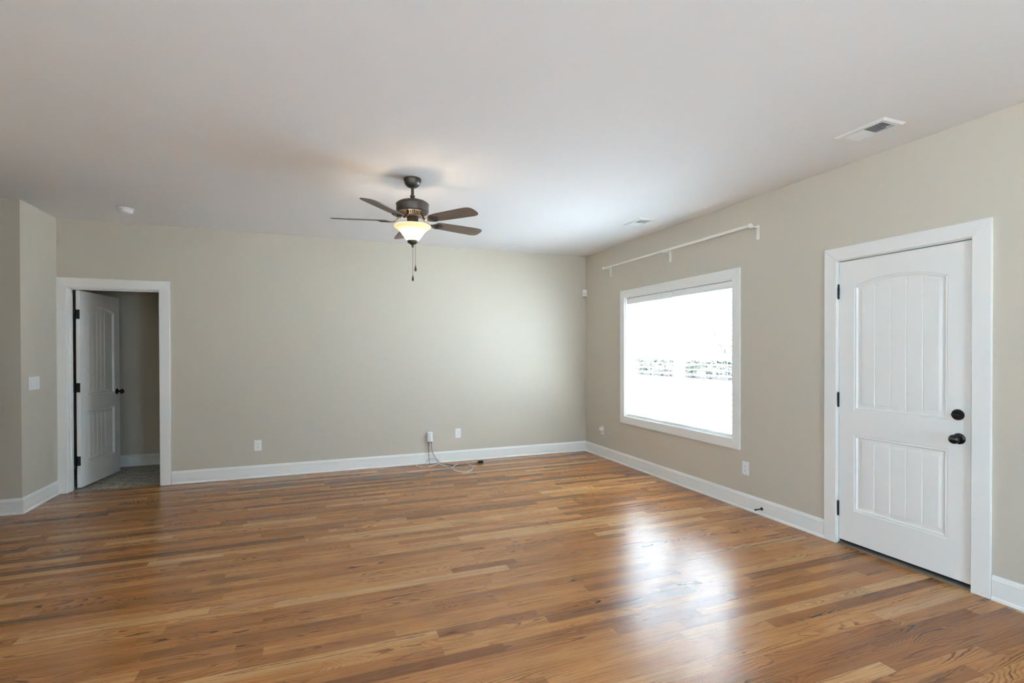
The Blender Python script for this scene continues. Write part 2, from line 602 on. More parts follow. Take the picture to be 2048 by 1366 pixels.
baseboard('baseboard_hall', [((-7.6, 1.215), (-3.9, 1.215), (0, -1), 0, 0)], 'shaded white baseboard seen through the open door')

# ------------------------------------------------------------------ casings (flat boards, mitred)
def board(bm, quad, nrm, th):
    n = Vector(nrm)
    a = [Vector(p) for p in quad]
    poly_prism(bm, a, [p + n * th for p in a])

def casing_x(name, y0, y1, z0, z1, wd, label, four=False, th=0.018, parent=None):
    """casing on the right wall (face x=0), inner opening y0<y1, z0..z1"""
    bm = BM()
    P = lambda y, z: (-0.0003, y, z)
    g = 0.0008
    zb = z0 - wd if four else z0
    board(bm, [P(y1, z0 if four else z0), P(y1 + wd, zb), P(y1 + wd, z1 + wd - g), P(y1, z1 - g)], (-1, 0, 0), th)
    board(bm, [P(y0, z0), P(y0 - wd, zb), P(y0 - wd, z1 + wd - g), P(y0, z1 - g)], (-1, 0, 0), th)
    board(bm, [P(y0, z1), P(y0 - wd, z1 + wd), P(y1 + wd, z1 + wd), P(y1, z1)], (-1, 0, 0), th)
    if four:
        board(bm, [P(y0, z0 - g), P(y0 - wd, z0 - wd - g), P(y1 + wd, z0 - wd - g), P(y1, z0 - g)], (-1, 0, 0), th)
    return bm

bm = casing_x('c', DR[0], DR[1], 0.0, DR[3], 0.092, '')
struct('trim_1', bm, M_TRIM, 'flat white mitred casing around the closed front door', 'door casing', bevel=0.0022)
bm = BM()
th = 0.018
wd = 0.094
P = lambda x, z: (x, -0.0003, z)
board(bm, [P(XW + 0.001, 0), P(LD[0], 0), P(LD[0], LD[3]), P(XW + 0.001, LD[3] + wd)], (0, -1, 0), th)
board(bm, [P(LD[1], 0), P(LD[1] + wd, 0), P(LD[1] + wd, LD[3] + wd), P(LD[1], LD[3])], (0, -1, 0), th)
board(bm, [P(XW + 0.001, LD[3] + wd + 0.0004), P(LD[0], LD[3] + 0.0004), P(LD[1], LD[3] + 0.0004), P(LD[1] + wd, LD[3] + wd + 0.0004)], (0, -1, 0), th)
# jamb boards lining the opening and the stop strips
box(bm, LD[0] - 0.004, LD[0] + 0.008, 0.0, 0.121, 0, LD[3] + 0.004)
box(bm, LD[1] - 0.008, LD[1] + 0.004, 0.0, 0.121, 0, LD[3] + 0.004)
box(bm, LD[0] - 0.004, LD[1] + 0.004, 0.0, 0.121, LD[3] - 0.008, LD[3] + 0.004)
box(bm, LD[0] + 0.008, LD[0] + 0.018, 0.040, 0.075, 0, LD[3] - 0.008)
box(bm, LD[1] - 0.018, LD[1] - 0.008, 0.040, 0.075, 0, LD[3] - 0.008)
box(bm, LD[0] + 0.008, LD[1] - 0.008, 0.040, 0.075, LD[3] - 0.018, LD[3] - 0.008)
struct('trim_2', bm, M_TRIM, 'flat white casing and jamb around the open door', 'door casing', bevel=0.0018)

# ------------------------------------------------------------------ panelled plank door leaf
def dedupe(v, eps=0.0004):
    v = sorted(v)
    out = [v[0]]
    for a in v[1:]:
        if a - out[-1] > eps:
            out.append(a)
    return out

PROF = [(0.0, 0.0), (0.0025, -0.0058), (0.006, -0.0066), (0.009, -0.0022), (0.013, -0.0014), (0.017, -0.0045), (0.020, -0.0125),
        (0.024, -0.0130), (0.050, -0.0050), (0.053, -0.0046)]
def prof(d):
    if d <= 0:
        return 0.0
    for (a, ha), (b, hb) in zip(PROF, PROF[1:]):
        if d <= b:
            return ha + (hb - ha) * (d - a) / (b - a)
    return PROF[-1][1]

def leaf_mesh(w, h, th, pl, pr, p1, p2, sag, grooves):
    """door leaf, local x 0..w, z 0..h, moulded face at y=0 facing -y, flat back at y=th.
    p1=(z0,z1) upper panel (z1 at the apex), p2 lower panel"""
    xs = [0.0, 0.004, w - 0.004, w]
    for d, _ in PROF:
        xs += [pl + d, pr - d]
    xs += [pl - 0.001, pr + 0.001]
    for g in grooves:
        xs += [g - 0.004, g, g + 0.004]
    n = 26
    xs += [pl + (pr - pl) * i / n for i in range(n + 1)]
    xs = dedupe(xs)
    zs = [0.0, 0.004, h - 0.004, h]
    for z0, z1 in (p1, p2):
        for d, _ in PROF:
            zs += [z0 + d, z1 - d]
        zs += [z0 - 0.001, z1 + 0.001, z1 - 0.058, z0 + 0.058]
    zs += [p1[1] - 0.3, p1[1] - 0.15, p1[1] + 0.02]
    zs = dedupe(zs)
    mid = (pl + pr) / 2
    half = (pr - pl) / 2
    R = (half * half + sag * sag) / (2 * sag)
    def arch(x):
        dx = min(abs(x - mid), half)
        return math.sqrt(R * R - dx * dx) - R
    def wgt(t):
        if t > p1[1]:
            return max(0.0, 1 - (t - p1[1]) / (h - p1[1]))
        if t > p1[1] - 0.06:
            return 1.0
        return max(0.0, 1 - (p1[1] - 0.06 - t) / (p1[1] - 0.06 - p1[0] - 0.06))
    bm = BM()
    grid = []
    for t in zs:
        rowv = []
        for x in xs:
            z = t + wgt(t) * arch(x)
            d1 = min(x - pl, pr - x, p1[1] - t, t - p1[0])
            d2 = min(x - pl, pr - x, p2[1] - t, t - p2[0])
            d = max(d1, d2)
            hgt = prof(d)
            if d > 0.049:
                for g in grooves:
                    if abs(x - g) < 0.002:
                        hgt -= 0.0050
            rowv.append(bm.verts.new((x, -hgt, z)))
        grid.append(rowv)
    for a, b in zip(grid, grid[1:]):
        for i in range(len(xs) - 1):
            bm.faces.new((a[i], a[i + 1], b[i + 1], b[i]))
    back = [bm.verts.new((0, th, 0)), bm.verts.new((w, th, 0)), bm.verts.new((w, th, h)), bm.verts.new((0, th, h))]
    bm.faces.new(back)
    bm.faces.new(grid[0] + [back[1], back[0]])
    bm.faces.new(list(reversed(grid[-1])) + [back[3], back[2]])
    bm.faces.new([r[0] for r in grid] + [back[3], back[0]])
    bm.faces.new([r[-1] for r in grid] + [back[2], back[1]])
    return bm

def knob_parts(parent, mtx, leaf_th=None):
    bm = BM()
    lathe(bm, [(0, 0), (0.033, 0), (0.033, 0.004), (0.030, 0.008), (0.024, 0.0105), (0.014, 0.012), (0.012, 0.012), (0.0, 0.012)], 40, mtx)
    rose = obj('rose', bm, M_BLACK, parent, smooth=True)
    bm = BM()
    pr = [(0, 0.010), (0.011, 0.010), (0.010, 0.028), (0.013, 0.032)]
    for i in range(0, 15):
        a = pi * 0.12 + (pi - pi * 0.12) * i / 14
        pr.append((0.0275 * sin(a), 0.052 - 0.021 * cos(a)))
    pr[-1] = (0, pr[-1][1])
    lathe(bm, pr, 36, mtx)
    # oval knob: squeeze it a little vertically
    k = obj('knob', bm, M_BLACK, parent, smooth=True)
    return rose, k

def hinge_bm(z0, z1, x, y, r=0.0065):
    bm = BM()
    n = 5
    hh = (z1 - z0) / n
    for i in range(n):
        lathe(bm, [(0, 0), (r * 0.93, 0), (r, 0.0006), (r, hh - 0.0012), (r * 0.93, hh - 0.0006), (0, hh - 0.0006)], 20, Matrix.Translation((x, y, z0 + i * hh)))
    for zz, s in ((z1, 1), (z0, -1)):
        lathe(bm, [(0, 0), (r * 0.8, 0), (r * 0.7, 0.003 * s), (0, 0.0045 * s)], 16, Matrix.Translation((x, y, zz)))
    return bm

# front door: leaf local x -> world -y, moulded face (-y local) -> world -x
FD_Y, FD_W, FD_Z, FD_H = -3.7375, 0.8, 0.036, 2.0135
d1 = thing('door_1', 'closed white front door with arched plank panel and black hardware', 'door', (0.004, FD_Y, 0.0), -pi / 2, kind='structure')
# rotation -90deg about z: local x -> -y, local -y -> -x
bm = leaf_mesh(FD_W, FD_H, 0.044, 0.108, 0.683, (0.948, 1.881), (0.229, 0.772), 0.054,
               [0.2475, 0.3495, 0.4465, 0.5435])
leaf = obj('leaf', bm, M_DOOR, d1, smooth=True, loc=(0, 0, FD_Z))
for z0, z1 in ((1.786, 1.888), (1.0, 1.102), (0.207, 0.310)):
    obj('hinge', hinge_bm(z0, z1, -0.002, -0.0065), M_HINGE, d1, smooth=True)
km = Matrix.Translation((0.742, 0.0, 0.882)) @ AX_MY
rose, kn = knob_parts(d1, km)
tag(rose, 'round black knob rose')
tag(kn, 'black egg-shaped door knob')
bm = BM()
lathe(bm, [(0, 0), (0.033, 0), (0.033, 0.005), (0.030, 0.010), (0.024, 0.012), (0.0, 0.012)], 40, Matrix.Translation((0.736, 0, 1.024)) @ AX_MY)
db = obj('deadbolt', bm, M_BLACK, d1, smooth=True)
bm = BM()
box(bm, 0.736 - 0.020, 0.736 + 0.020, -0.036, -0.011, 1.024 - 0.0045, 1.024 + 0.0045)
obj('thumb_turn', bm, M_BLACK, db, bevel=0.003)
bm = BM()     # weather strip under the leaf
box(bm, 0.004, FD_W - 0.004, 0.004, 0.040, 0.024, 0.0365)
obj('sweep', bm, M_RUBBER, d1)
# jamb and threshold of the front door
bm = BM()
box(bm, -0.0003, 0.14, DR[1] - 0.006, DR[1] + 0.02, 0, DR[3] + 0.02)
box(bm, -0.0003, 0.14, DR[0] - 0.02, DR[0] + 0.006, 0, DR[3] + 0.02)
box(bm, -0.0003, 0.14, DR[0] - 0.02, DR[1] + 0.02, DR[3] - 0.006, DR[3] + 0.02)
box(bm, 0.0486, 0.14, DR[1] - 0.024, DR[1] + 0.0, 0, DR[3])
box(bm, 0.0486, 0.14, DR[0] + 0.0, DR[0] + 0.024, 0, DR[3])
box(bm, 0.0486, 0.14, DR[0], DR[1], DR[3] - 0.030, DR[3])
struct('trim_3', bm, M_TRIM, 'white jamb lining the front door opening', 'door jamb')
bm = BM()
poly_prism(bm, [(-0.012, DR[0] + 0.006, 0.0), (0.15, DR[0] + 0.006, 0.0), (0.15, DR[0] + 0.006, 0.022), (0.03, DR[0] + 0.006, 0.022), (0.0, DR[0] + 0.006, 0.010)],
           [(-0.012, DR[1] - 0.006, 0.0), (0.15, DR[1] - 0.006, 0.0), (0.15, DR[1] - 0.006, 0.022), (0.03, DR[1] - 0.006, 0.022), (0.0, DR[1] - 0.006, 0.010)])
struct('trim_4', bm, M_ALU, 'dark metal threshold strip under the front door', 'threshold')

# hall door, standing open into the small room
PIV = (-5.878, 0.128)
d2 = thing('door_2', 'white plank-panel door standing open into the small room', 'door', (PIV[0], PIV[1], 0), radians(82.0), kind='structure')
LW, LH, LT = 0.765, 2.028, 0.035
LY = -0.052
bm = leaf_mesh(LW, LH, LT, 0.115, 0.650, (0.93, 1.895), (0.235, 0.78), 0.055, [0.229 + 0.077 * i for i in range(5)][:4] + [])
obj('leaf', bm, M_DOOR, d2, smooth=True, loc=(0.006, LY, 0.016))
for zc in (1.80, 1.045, 0.29):
    z0, z1 = zc - 0.048, zc + 0.048
    h = obj('hinge', hinge_bm(z0, z1, 0.0, 0.0), M_HINGE, d2, smooth=True)
    bm = BM()
    box(bm, 0.003, 0.0058, LY + 0.002, LY + 0.034, z0, z1)       # leaf let into the door edge
    obj('hinge_plate', bm, M_HINGE, h, bevel=0.001)
for side in (0, 1):
    base = Matrix.Translation((0.706, LY if side == 0 else LY + LT, 0.955)) @ (AX_MY if side == 0 else Matrix.Rotation(-pi / 2, 4, 'X'))
    knob_parts(d2, base)

# ------------------------------------------------------------------ window
wy0, wy1, wz0, wz1 = WIN
w1 = thing('window_1', 'white twin sash window glowing with daylight on the right wall', 'window', (0, (wy0 + wy1) / 2, wz0), kind='structure')
YC = (wy0 + wy1) / 2
def wl(d):   # world box -> local box of the window
    return (d[0], d[1], d[2] - YC, d[3] - YC, d[4] - wz0, d[5] - wz0)
bm = casing_x('c', wy0, wy1, wz0, wz1, 0.09, '', four=True)
bmesh.ops.translate(bm, verts=bm.verts, vec=(0, -YC, -wz0))
obj('casing', bm, M_TRIM, w1, bevel=0.0022)
bm = BM()    # jamb extension lining the opening
t = 0.010
box(bm, *wl((-0.0002, 0.14, wy0 - 0.002, wy0 + t, wz0, wz1)))
box(bm, *wl((-0.0002, 0.14, wy1 - t, wy1 + 0.002, wz0, wz1)))
box(bm, *wl((-0.0002, 0.14, wy0, wy1, wz1 - t, wz1 + 0.002)))
box(bm, *wl((-0.0002, 0.14, wy0, wy1, wz0 - 0.002, wz0 + t)))
obj('jamb', bm, M_TRIM, w1)
mz = 1.335
def sash(name, y0, y1, z0, z1, x0, x1, rail=0.042):
    bm = BM()
    box(bm, *wl((x0, x1, y0, y0 + rail, z0, z1)))
    box(bm, *wl((x0, x1, y1 - rail, y1, z0, z1)))
    box(bm, *wl((x0, x1, y0 + rail, y1 - rail, z0, z0 + rail)))
    box(bm, *wl((x0, x1, y0 + rail, y1 - rail, z1 - rail, z1)))
    s = obj(name, bm, M_VINYL, w1, bevel=0.002)
    xm = (x0 + x1) / 2
    boxobj('pane', M_GLASS, wl((xm - 0.002, xm + 0.002, y0 + rail, y1 - rail, z0 + rail, z1 - rail)), s)
    return s
boxobj('mullion', M_VINYL, wl((0.088, 0.138, YC - 0.04, YC + 0.04, wz0 + t, wz1 - t)), w1, bevel=0.002)
for (a, b) in ((wy0 + t, YC - 0.04), (YC + 0.04, wy1 - t)):
    sash('upper_sash', a, b, mz - 0.02, wz1 - t, 0.114, 0.136)
    s = sash('lower_sash', a, b, wz0 + t, mz + 0.022, 0.090, 0.112)
    for yy in (a + 0.2, b - 0.2):
        bm = BM()
        box(bm, *wl((0.084, 0.112, yy - 0.022, yy + 0.022, mz + 0.022, mz + 0.032)))
        box(bm, *wl((0.080, 0.092, yy - 0.004, yy + 0.016, mz + 0.032, mz + 0.040)))
        obj('sash_lock', bm, M_PLATE, s, bevel=0.002)

# ------------------------------------------------------------------ blinds, two side by side
def blind(y0, y1, label, drop):
    W = y1 - y0
    t = thing('window_blind', label, 'blind', (0.043, (y0 + y1) / 2, wz1 - 0.012), 0, 'white slat blinds in the window')
    hw = W / 2
    bm = BM()
    box(bm, -0.022, 0.026, -hw + 0.004, hw - 0.004, -0.048, 0.0)
    hr = obj('head_rail', bm, M_SLAT, t, bevel=0.002)
    bm = BM()      # moulded valance in front of the rail
    pf = [(-0.0225, -0.002), (-0.0300, -0.002), (-0.0315, -0.010), (-0.0285, -0.016), (-0.0285, -0.050), (-0.0320, -0.056), (-0.0320, -0.066), (-0.0300, -0.070), (-0.0225, -0.070)]
    poly_prism(bm, [(x, -hw + 0.001, z - drop) for x, z in pf], [(x, hw - 0.001, z - drop) for x, z in pf])
    obj('valance', bm, M_SLAT, hr)
    zt, zb = -0.088, -(wz1 - 0.012) + wz0 + 0.034
    pitch = 0.0535
    n = int((zt - zb - 0.02) / pitch) + 1
    for i in range(n):
        z = zt - i * pitch
        bm = BM()
        top, bot = [], []
        ang = radians(-13 + random.uniform(-1.2, 1.2))
        for k in range(7):
            s = -1 + 2 * k / 6
            x = s * 0.029
            zz = 0.0028 * (1 - s * s)
            px, pz = x * cos(ang) - zz * sin(ang), x * sin(ang) + zz * cos(ang)
            top.append((px, pz + 0.0014))
            bot.append((px, pz - 0.0014))
        loop = top + bot[::-1]
        poly_prism(bm, [(x, -hw + 0.003, z + q) for x, q in loop], [(x, hw - 0.003, z + q) for x, q in loop])
        obj('slat', bm, M_SLAT, t, smooth=True)
    bm = BM()
    box(bm, -0.027, 0.027, -hw + 0.002, hw - 0.002, zb - 0.022, zb - 0.004)
    obj('bottom_rail', bm, M_SLAT, t, bevel=0.004, segs=3)
    for yy in (-hw + 0.13, 0.0, hw - 0.13):
        bm = BM()
        for xx in (-0.0305, 0.0305):
            tube(bm, [(xx, yy, -0.046), (xx, yy, zb - 0.004)], 0.0011, 6)
        tube(bm, [(0.0, yy + 0.012, -0.046), (0.0, yy + 0.012, zb - 0.004)], 0.0009, 6)
        obj('ladder_cord', bm, M_SLAT, t)
    bm = BM()
    tube(bm, [(-0.036, hw - 0.07, -0.06), (-0.037, hw - 0.07, -0.62)], 0.0042, 10)
    obj('tilt_wand', bm, M_PLATE, t, smooth=True)
    return t
random.seed(4)
blind(wy0 + 0.014, YC - 0.002, 'white slat blind over the window half nearer the front door', 0.0)
blind(YC + 0.002, wy1 - 0.014, 'white slat blind over the window half nearer the room corner', 0.004)

# ------------------------------------------------------------------ curtain rod
cr = thing('curtain_rod', 'cream curtain rod on three brackets above the window', 'curtain rod', (0, -1.85, 2.48))
RD = -0.088
bm = BM()
tube(bm, [(RD, 1.20, 0), (RD, -0.05, 0)], 0.0105, 16)
obj('inner_rod', bm, M_ROD, cr, smooth=True)
bm = BM()
tube(bm, [(RD, 0.03, 0), (RD, -1.135, 0)], 0.0130, 16)
obj('outer_rod', bm, M_ROD, cr, smooth=True)
for yy, s in ((1.185, 1), (-1.125, -1)):
    bm = BM()
    lathe(bm, [(0, 0), (0.012, 0), (0.014, 0.004), (0.010, 0.009), (0.010, 0.013), (0.0185, 0.020), (0.0225, 0.031), (0.0205, 0.042), (0.012, 0.051), (0.0, 0.0535)], 28,
          Matrix.Translation((RD, yy, 0)) @ Matrix.Rotation(-s * pi / 2, 4, 'X'))
    obj('finial', bm, M_ROD, cr, smooth=True)
for yy in (1.185, 0.003, -1.16):
    bm = BM()
    box(bm, -0.0045, -0.0002, yy - 0.015, yy + 0.015, -0.112, 0.012)
    for zz in (-0.095, -0.065):
        lathe(bm, [(0, 0), (0.004, 0), (0.003, 0.002), (0, 0.0025)], 12, Matrix.Translation((-0.0035, yy, zz)) @ AX_MX)
    # arm and cradle
    box(bm, RD + 0.012, -0.003, yy - 0.007, yy + 0.007, -0.012, -0.002)
    box(bm, RD - 0.0185, RD - 0.0135, yy - 0.007, yy + 0.007, -0.018, 0.002)
    box(bm, RD + 0.0135, RD + 0.0185, yy - 0.007, yy + 0.007, -0.018, 0.002)
    box(bm, RD - 0.0185, RD + 0.0185, yy - 0.007, yy + 0.007, -0.018, -0.0132)
    obj('bracket', bm, M_ROD, cr, bevel=0.0012)

# ------------------------------------------------------------------ ceiling fan
FX, FY = -2.862, -2.395
fan = thing('ceiling_fan', 'dark bronze five-blade ceiling fan with lit glass bowl', 'ceiling fan', (FX, FY, H))
def Z(z):
    return z - H
def lobj(name, profl, m, parent, segs=48, loc=(0, 0, 0)):
    bm = BM()
    lathe(bm, [(r, Z(z)) for r, z in profl], segs)
    bmesh.ops.translate(bm, verts=bm.verts, vec=loc)
    return obj(name, bm, m, parent, smooth=True)
lobj('canopy', [(0, H), (0.063, H), (0.066, H - 0.006), (0.066, 2.725), (0.062, 2.716), (0.061, 2.709), (0.056, 2.697), (0.044, 2.683), (0.030, 2.675), (0.024, 2.672), (0, 2.672)], M_BRONZE, fan)
lobj('downrod', [(0, 2.68), (0.0115, 2.68), (0.0115, 2.615), (0.019, 2.612), (0.019, 2.603), (0.015, 2.600), (0.015, 2.585), (0.021, 2.582), (0.021, 2.575), (0, 2.575)], M_BRONZE, fan, 28)
lobj('motor_housing', [(0, 2.584), (0.030, 2.583), (0.062, 2.577), (0.098, 2.565), (0.118, 2.553), (0.126, 2.546), (0.127, 2.541), (0.1235, 2.538), (0.1235, 2.492), (0.121, 2.486),
                       (0.112, 2.483), (0, 2.483)], M_BRONZE, fan, 64)
bm = BM()     # vent ring: ribs on a cone under the motor
nr = 40
for i in range(nr):
    a0, a1 = 2 * pi * i / nr, 2 * pi * (i + 0.52) / nr
    def p(r, a, z):
        return (r * cos(a), r * sin(a), Z(z))
    q0 = [p(0.112, a0, 2.484), p(0.112, a1, 2.484), p(0.070, a1, 2.458), p(0.070, a0, 2.458)]
    q1 = [p(0.112, a0, 2.478), p(0.112, a1, 2.478), p(0.070, a1, 2.452), p(0.070, a0, 2.452)]
    poly_prism(bm, q0, q1)
lathe(bm, [(0.118, Z(2.486)), (0.118, Z(2.477)), (0.108, Z(2.473)), (0.108, Z(2.486))], 64, close=True)
lathe(bm, [(0.074, Z(2.466)), (0.074, Z(2.452)), (0.046, Z(2.448)), (0.046, Z(2.466))], 64, close=True)
obj('vent_ring', bm, M_BRONZE, fan, smooth=True)
lobj('flywheel', [(0, 2.478), (0.062, 2.478), (0.062, 2.462), (0, 2.462)], M_DARK, fan)
lobj('switch_housing', [(0, 2.452), (0.040, 2.452), (0.043, 2.447), (0.043, 2.392), (0.050, 2.387), (0.052, 2.380), (0.046, 2.376), (0, 2.376)], M_BRONZE, fan)
# glass bowl, double walled
outer = [(0.037, 2.262), (0.045, 2.267), (0.058, 2.283), (0.073, 2.304), (0.090, 2.327), (0.109, 2.347), (0.126, 2.360), (0.137, 2.368), (0.141, 2.373), (0.140, 2.378)]
inner = [(r - 0.004, z + 0.002) for r, z in reversed(outer)]
sh = lobj('glass_bowl', outer + inner + [outer[0]], M_SHADE, fan, 64)
tag(sh, 'glowing cream frosted glass bowl')
lobj('bowl_cap', [(0, 2.272), (0.036, 2.270), (0.042, 2.264), (0.041, 2.256), (0.034, 2.247), (0.022, 2.239), (0.012, 2.234), (0.009, 2.228), (0.009, 2.217), (0.006, 2.212), (0, 2.211)], M_BRONZE, fan, 36)
lobj('stem', [(0, 2.38), (0.006, 2.38), (0.006, 2.268), (0, 2.268)], M_BRONZE, fan, 16)
def chain(x, y, z0, z1, zf):
    bm = BM()
    n = int((z0 - z1) / 0.006)
    for i in range(n):
        lathe(bm, [(0, 0.0025), (0.0018, 0.0012), (0.0018, -0.0012), (0, -0.0025)], 8, Matrix.Translation((x, y, Z(z0 - i * 0.006))))
    tube(bm, [(x, y, Z(z0)), (x, y, Z(z1))], 0.0008, 6)
    c = obj('pull_chain', bm, M_BRONZE, fan)
    bm = BM()
    lathe(bm, [(0, z1 + 0.004), (0.003, z1 + 0.002), (0.0035, z1 - 0.008), (0.0065, z1 - 0.018), (0.0085, z1 - 0.030), (0.0075, z1 - 0.040), (0.003, zf), (0, zf)], 16, Matrix.Translation((x, y, -H)))
    obj('pull_fob', bm, M_BRONZE, c, smooth=True)
chain(0.0, 0.0, 2.212, 1.998, 1.953)
chain(0.020, -0.006, 2.250, 2.074, 2.028)
ZB = 2.413
R0, R1 = 0.195, 0.622
def blade_outline():
    pts = []
    lo = [(R0, -0.040), (R0 + 0.02, -0.050), (R0 + 0.10, -0.057), (R0 + 0.30, -0.064), (R1 - 0.055, -0.066), (R1 - 0.020, -0.058), (R1 - 0.004, -0.038), (R1, -0.010)]
    hi = [(R1, 0.010), (R1 - 0.004, 0.038), (R1 - 0.020, 0.058), (R1 - 0.055, 0.066), (R0 + 0.30, 0.064), (R0 + 0.10, 0.057), (R0 + 0.02, 0.050), (R0, 0.040)]
    return lo + hi
BLADES = [(160.5, 1.9), (230.5, 0.0), (304.0, -1.6), (16.5, 0.0), (89.5, 0.0)]      # direction, rise of each blade in degrees
for k in range(5):
    ang = radians(BLADES[k][0])
    mrot = Matrix.Rotation(ang, 4, 'Z')
    pit = Matrix.Rotation(radians(-BLADES[k][1]), 4, 'Y') @ Matrix.Rotation(radians(-12), 4, 'X')
    bm = BM()
    ol = blade_outline()
    poly_prism(bm, [(x, y, 0.003) for x, y in ol], [(x, y, -0.003) for x, y in ol])
    b = obj('blade', bm, M_BLADE, fan, bevel=0.0015)
    b.matrix_local = Matrix.Translation((0, 0, Z(ZB))) @ mrot @ pit
    # blade iron under the blade: arm plus scrolled plate
    bm = BM()
    arm = catmull([(0.055, 0, 0.060), (0.085, 0, 0.052), (0.112, 0, 0.018), (0.140, 0, -0.006), (0.175, 0, -0.009), (0.215, 0, -0.008)], 6)
    tube(bm, arm, 0.0055, 10, rx=0.010)
    for s in (-1, 1):
        sc = catmull([(0.150, 0.004 * s, -0.009), (0.172, 0.020 * s, -0.009), (0.198, 0.034 * s, -0.008), (0.226, 0.036 * s, -0.008), (0.246, 0.024 * s, -0.008),
                      (0.240, 0.012 * s, -0.008), (0.226, 0.014 * s, -0.008)], 6)
        tube(bm, sc, 0.0046, 8)
    pl = [(0.178, -0.012), (0.205, -0.030), (0.235, -0.034), (0.262, -0.016), (0.270, 0.0), (0.262, 0.016), (0.235, 0.034), (0.205, 0.030), (0.178, 0.012)]
    poly_prism(bm, [(x, y, -0.0032) for x, y in pl], [(x, y, -0.0075) for x, y in pl])
    for x, y in ((0.215, -0.018), (0.215, 0.018), (0.250, 0.0)):
        lathe(bm, [(0, -0.0105), (0.005, -0.0095), (0.005, -0.007), (0, -0.007)], 12, Matrix.Translation((x, y, 0)))
    obj('blade_iron', bm, M_BRONZE, b, smooth=True)
# the two bulbs inside the bowl
for a in (0.35, 0.35 + pi):
    bx, by = FX + 0.048 * cos(a), FY + 0.048 * sin(a)
    L = light('bulb_light', 'POINT', (bx, by, 2.322), energy=1.0, color=(1.0, 0.80, 0.56), shadow_soft_size=0.022)

# ------------------------------------------------------------------ ceiling registers, detector
def register(loc, label):
    t = thing('ceiling_vent', label, 'vent', loc, 0, 'ceiling air vents')
    hx, hy = 0.095, 0.152
    gx, gy = 0.062, 0.118
    bm = BM()
    # stamped flange with a raised bevel, open in the middle
    def ring(x, y, z):
        return [bm.verts.new(p) for p in ((-x, -y, z), (x, -y, z), (x, y, z), (-x, y, z))]
    rs = [ring(hx, hy, 0.0), ring(hx, hy, -0.002), ring(hx - 0.012, hy - 0.012, -0.011), ring(gx, gy, -0.011), ring(gx, gy, 0.0)]
    for a, b in zip(rs, rs[1:]):
        for i in range(4):
            bm.faces.new((a[i], a[(i + 1) % 4], b[(i + 1) % 4], b[i]))
    obj('flange', bm, M_PLATE, t, bevel=0.001)
    bm = BM()
    box(bm, -gx, gx, -gy, gy, -0.0006, -0.0001)
    obj('damper', bm, M_GAP, t)
    n = 20
    for i in range(n):
        y = -gy + (i + 0.5) * 2 * gy / n
        tilt = radians(42) * (1 if y < 0 else -1)
        bm = BM()
        box(bm, -gx, gx, -0.0052, 0.0052, -0.0005, 0.0005)
        bmesh.ops.transform(bm, matrix=Matrix.Translation((0, y, -0.0070)) @ Matrix.Rotation(tilt, 4, 'X'), verts=bm.verts)
        obj('louver', bm, M_PLATE, t)
    bm = BM()
    box(bm, 0.020, 0.026, -gy - 0.002, -gy + 0.030, -0.016, -0.011)
    obj('lever', bm, M_PLATE, t, bevel=0.001)
    return t
register((-0.430, -4.235, H), 'white ceiling vent close to the front door')
register((-0.435, -1.900, H), 'white ceiling vent in front of the window')

sd = thing('smoke_detector', 'small round white smoke detector on the ceiling', 'smoke detector', (-5.212, -0.635, H))
bm = BM()
lathe(bm, [(0, 0), (0.070, 0), (0.070, -0.008), (0.066, -0.010), (0, -0.010)], 48)
obj('mounting_base', bm, M_PLATE, sd, smooth=True)
bm = BM()
lathe(bm, [(0, -0.010), (0.058, -0.010), (0.0595, -0.014), (0.0585, -0.030), (0.054, -0.038), (0.046, -0.042), (0.030, -0.044), (0, -0.044)], 48)
obj('body', bm, M_PLATE, sd, smooth=True)
bm = BM()
lathe(bm, [(0, -0.043), (0.009, -0.043), (0.009, -0.046), (0.007, -0.047), (0, -0.047)], 20, Matrix.Translation((0.018, -0.010, 0)))
obj('test_button', bm, M_PLATE2, sd, smooth=True)

# motion sensor set across the corner
ms = thing('motion_sensor', 'small white motion sensor high in the room corner', 'sensor', (-0.030, -0.030, 2.178), radians(-45))
bm = BM()
sec = [(-0.030, 0.018), (-0.030, -0.006), (-0.024, -0.014), (0.024, -0.014), (0.030, -0.006), (0.030, 0.018)]
poly_prism(bm, [(x, y, 0.0) for x, y in sec], [(x, y, 0.095) for x, y in sec])
obj('case', bm, M_PLATE, ms, bevel=0.004, segs=3)
bm = BM()
lens = [(-0.019, -0.0135)] + [(0.019 * sin(a), -0.0135 - 0.005 * cos(a)) for a in [(-1 + 2 * i / 8) * pi / 2 for i in range(9)]] + [(0.019, -0.0135)]
poly_prism(bm, [(x, y, 0.022) for x, y in dict.fromkeys(lens)], [(x, y, 0.058) for x, y in dict.fromkeys(lens)])
obj('lens', bm, M_PLATE2, ms, smooth=True)
bm = BM()
box(bm, -0.014, 0.014, 0.015, 0.024, 0.02, 0.075)
obj('mounting_bracket', bm, M_PLATE, ms)

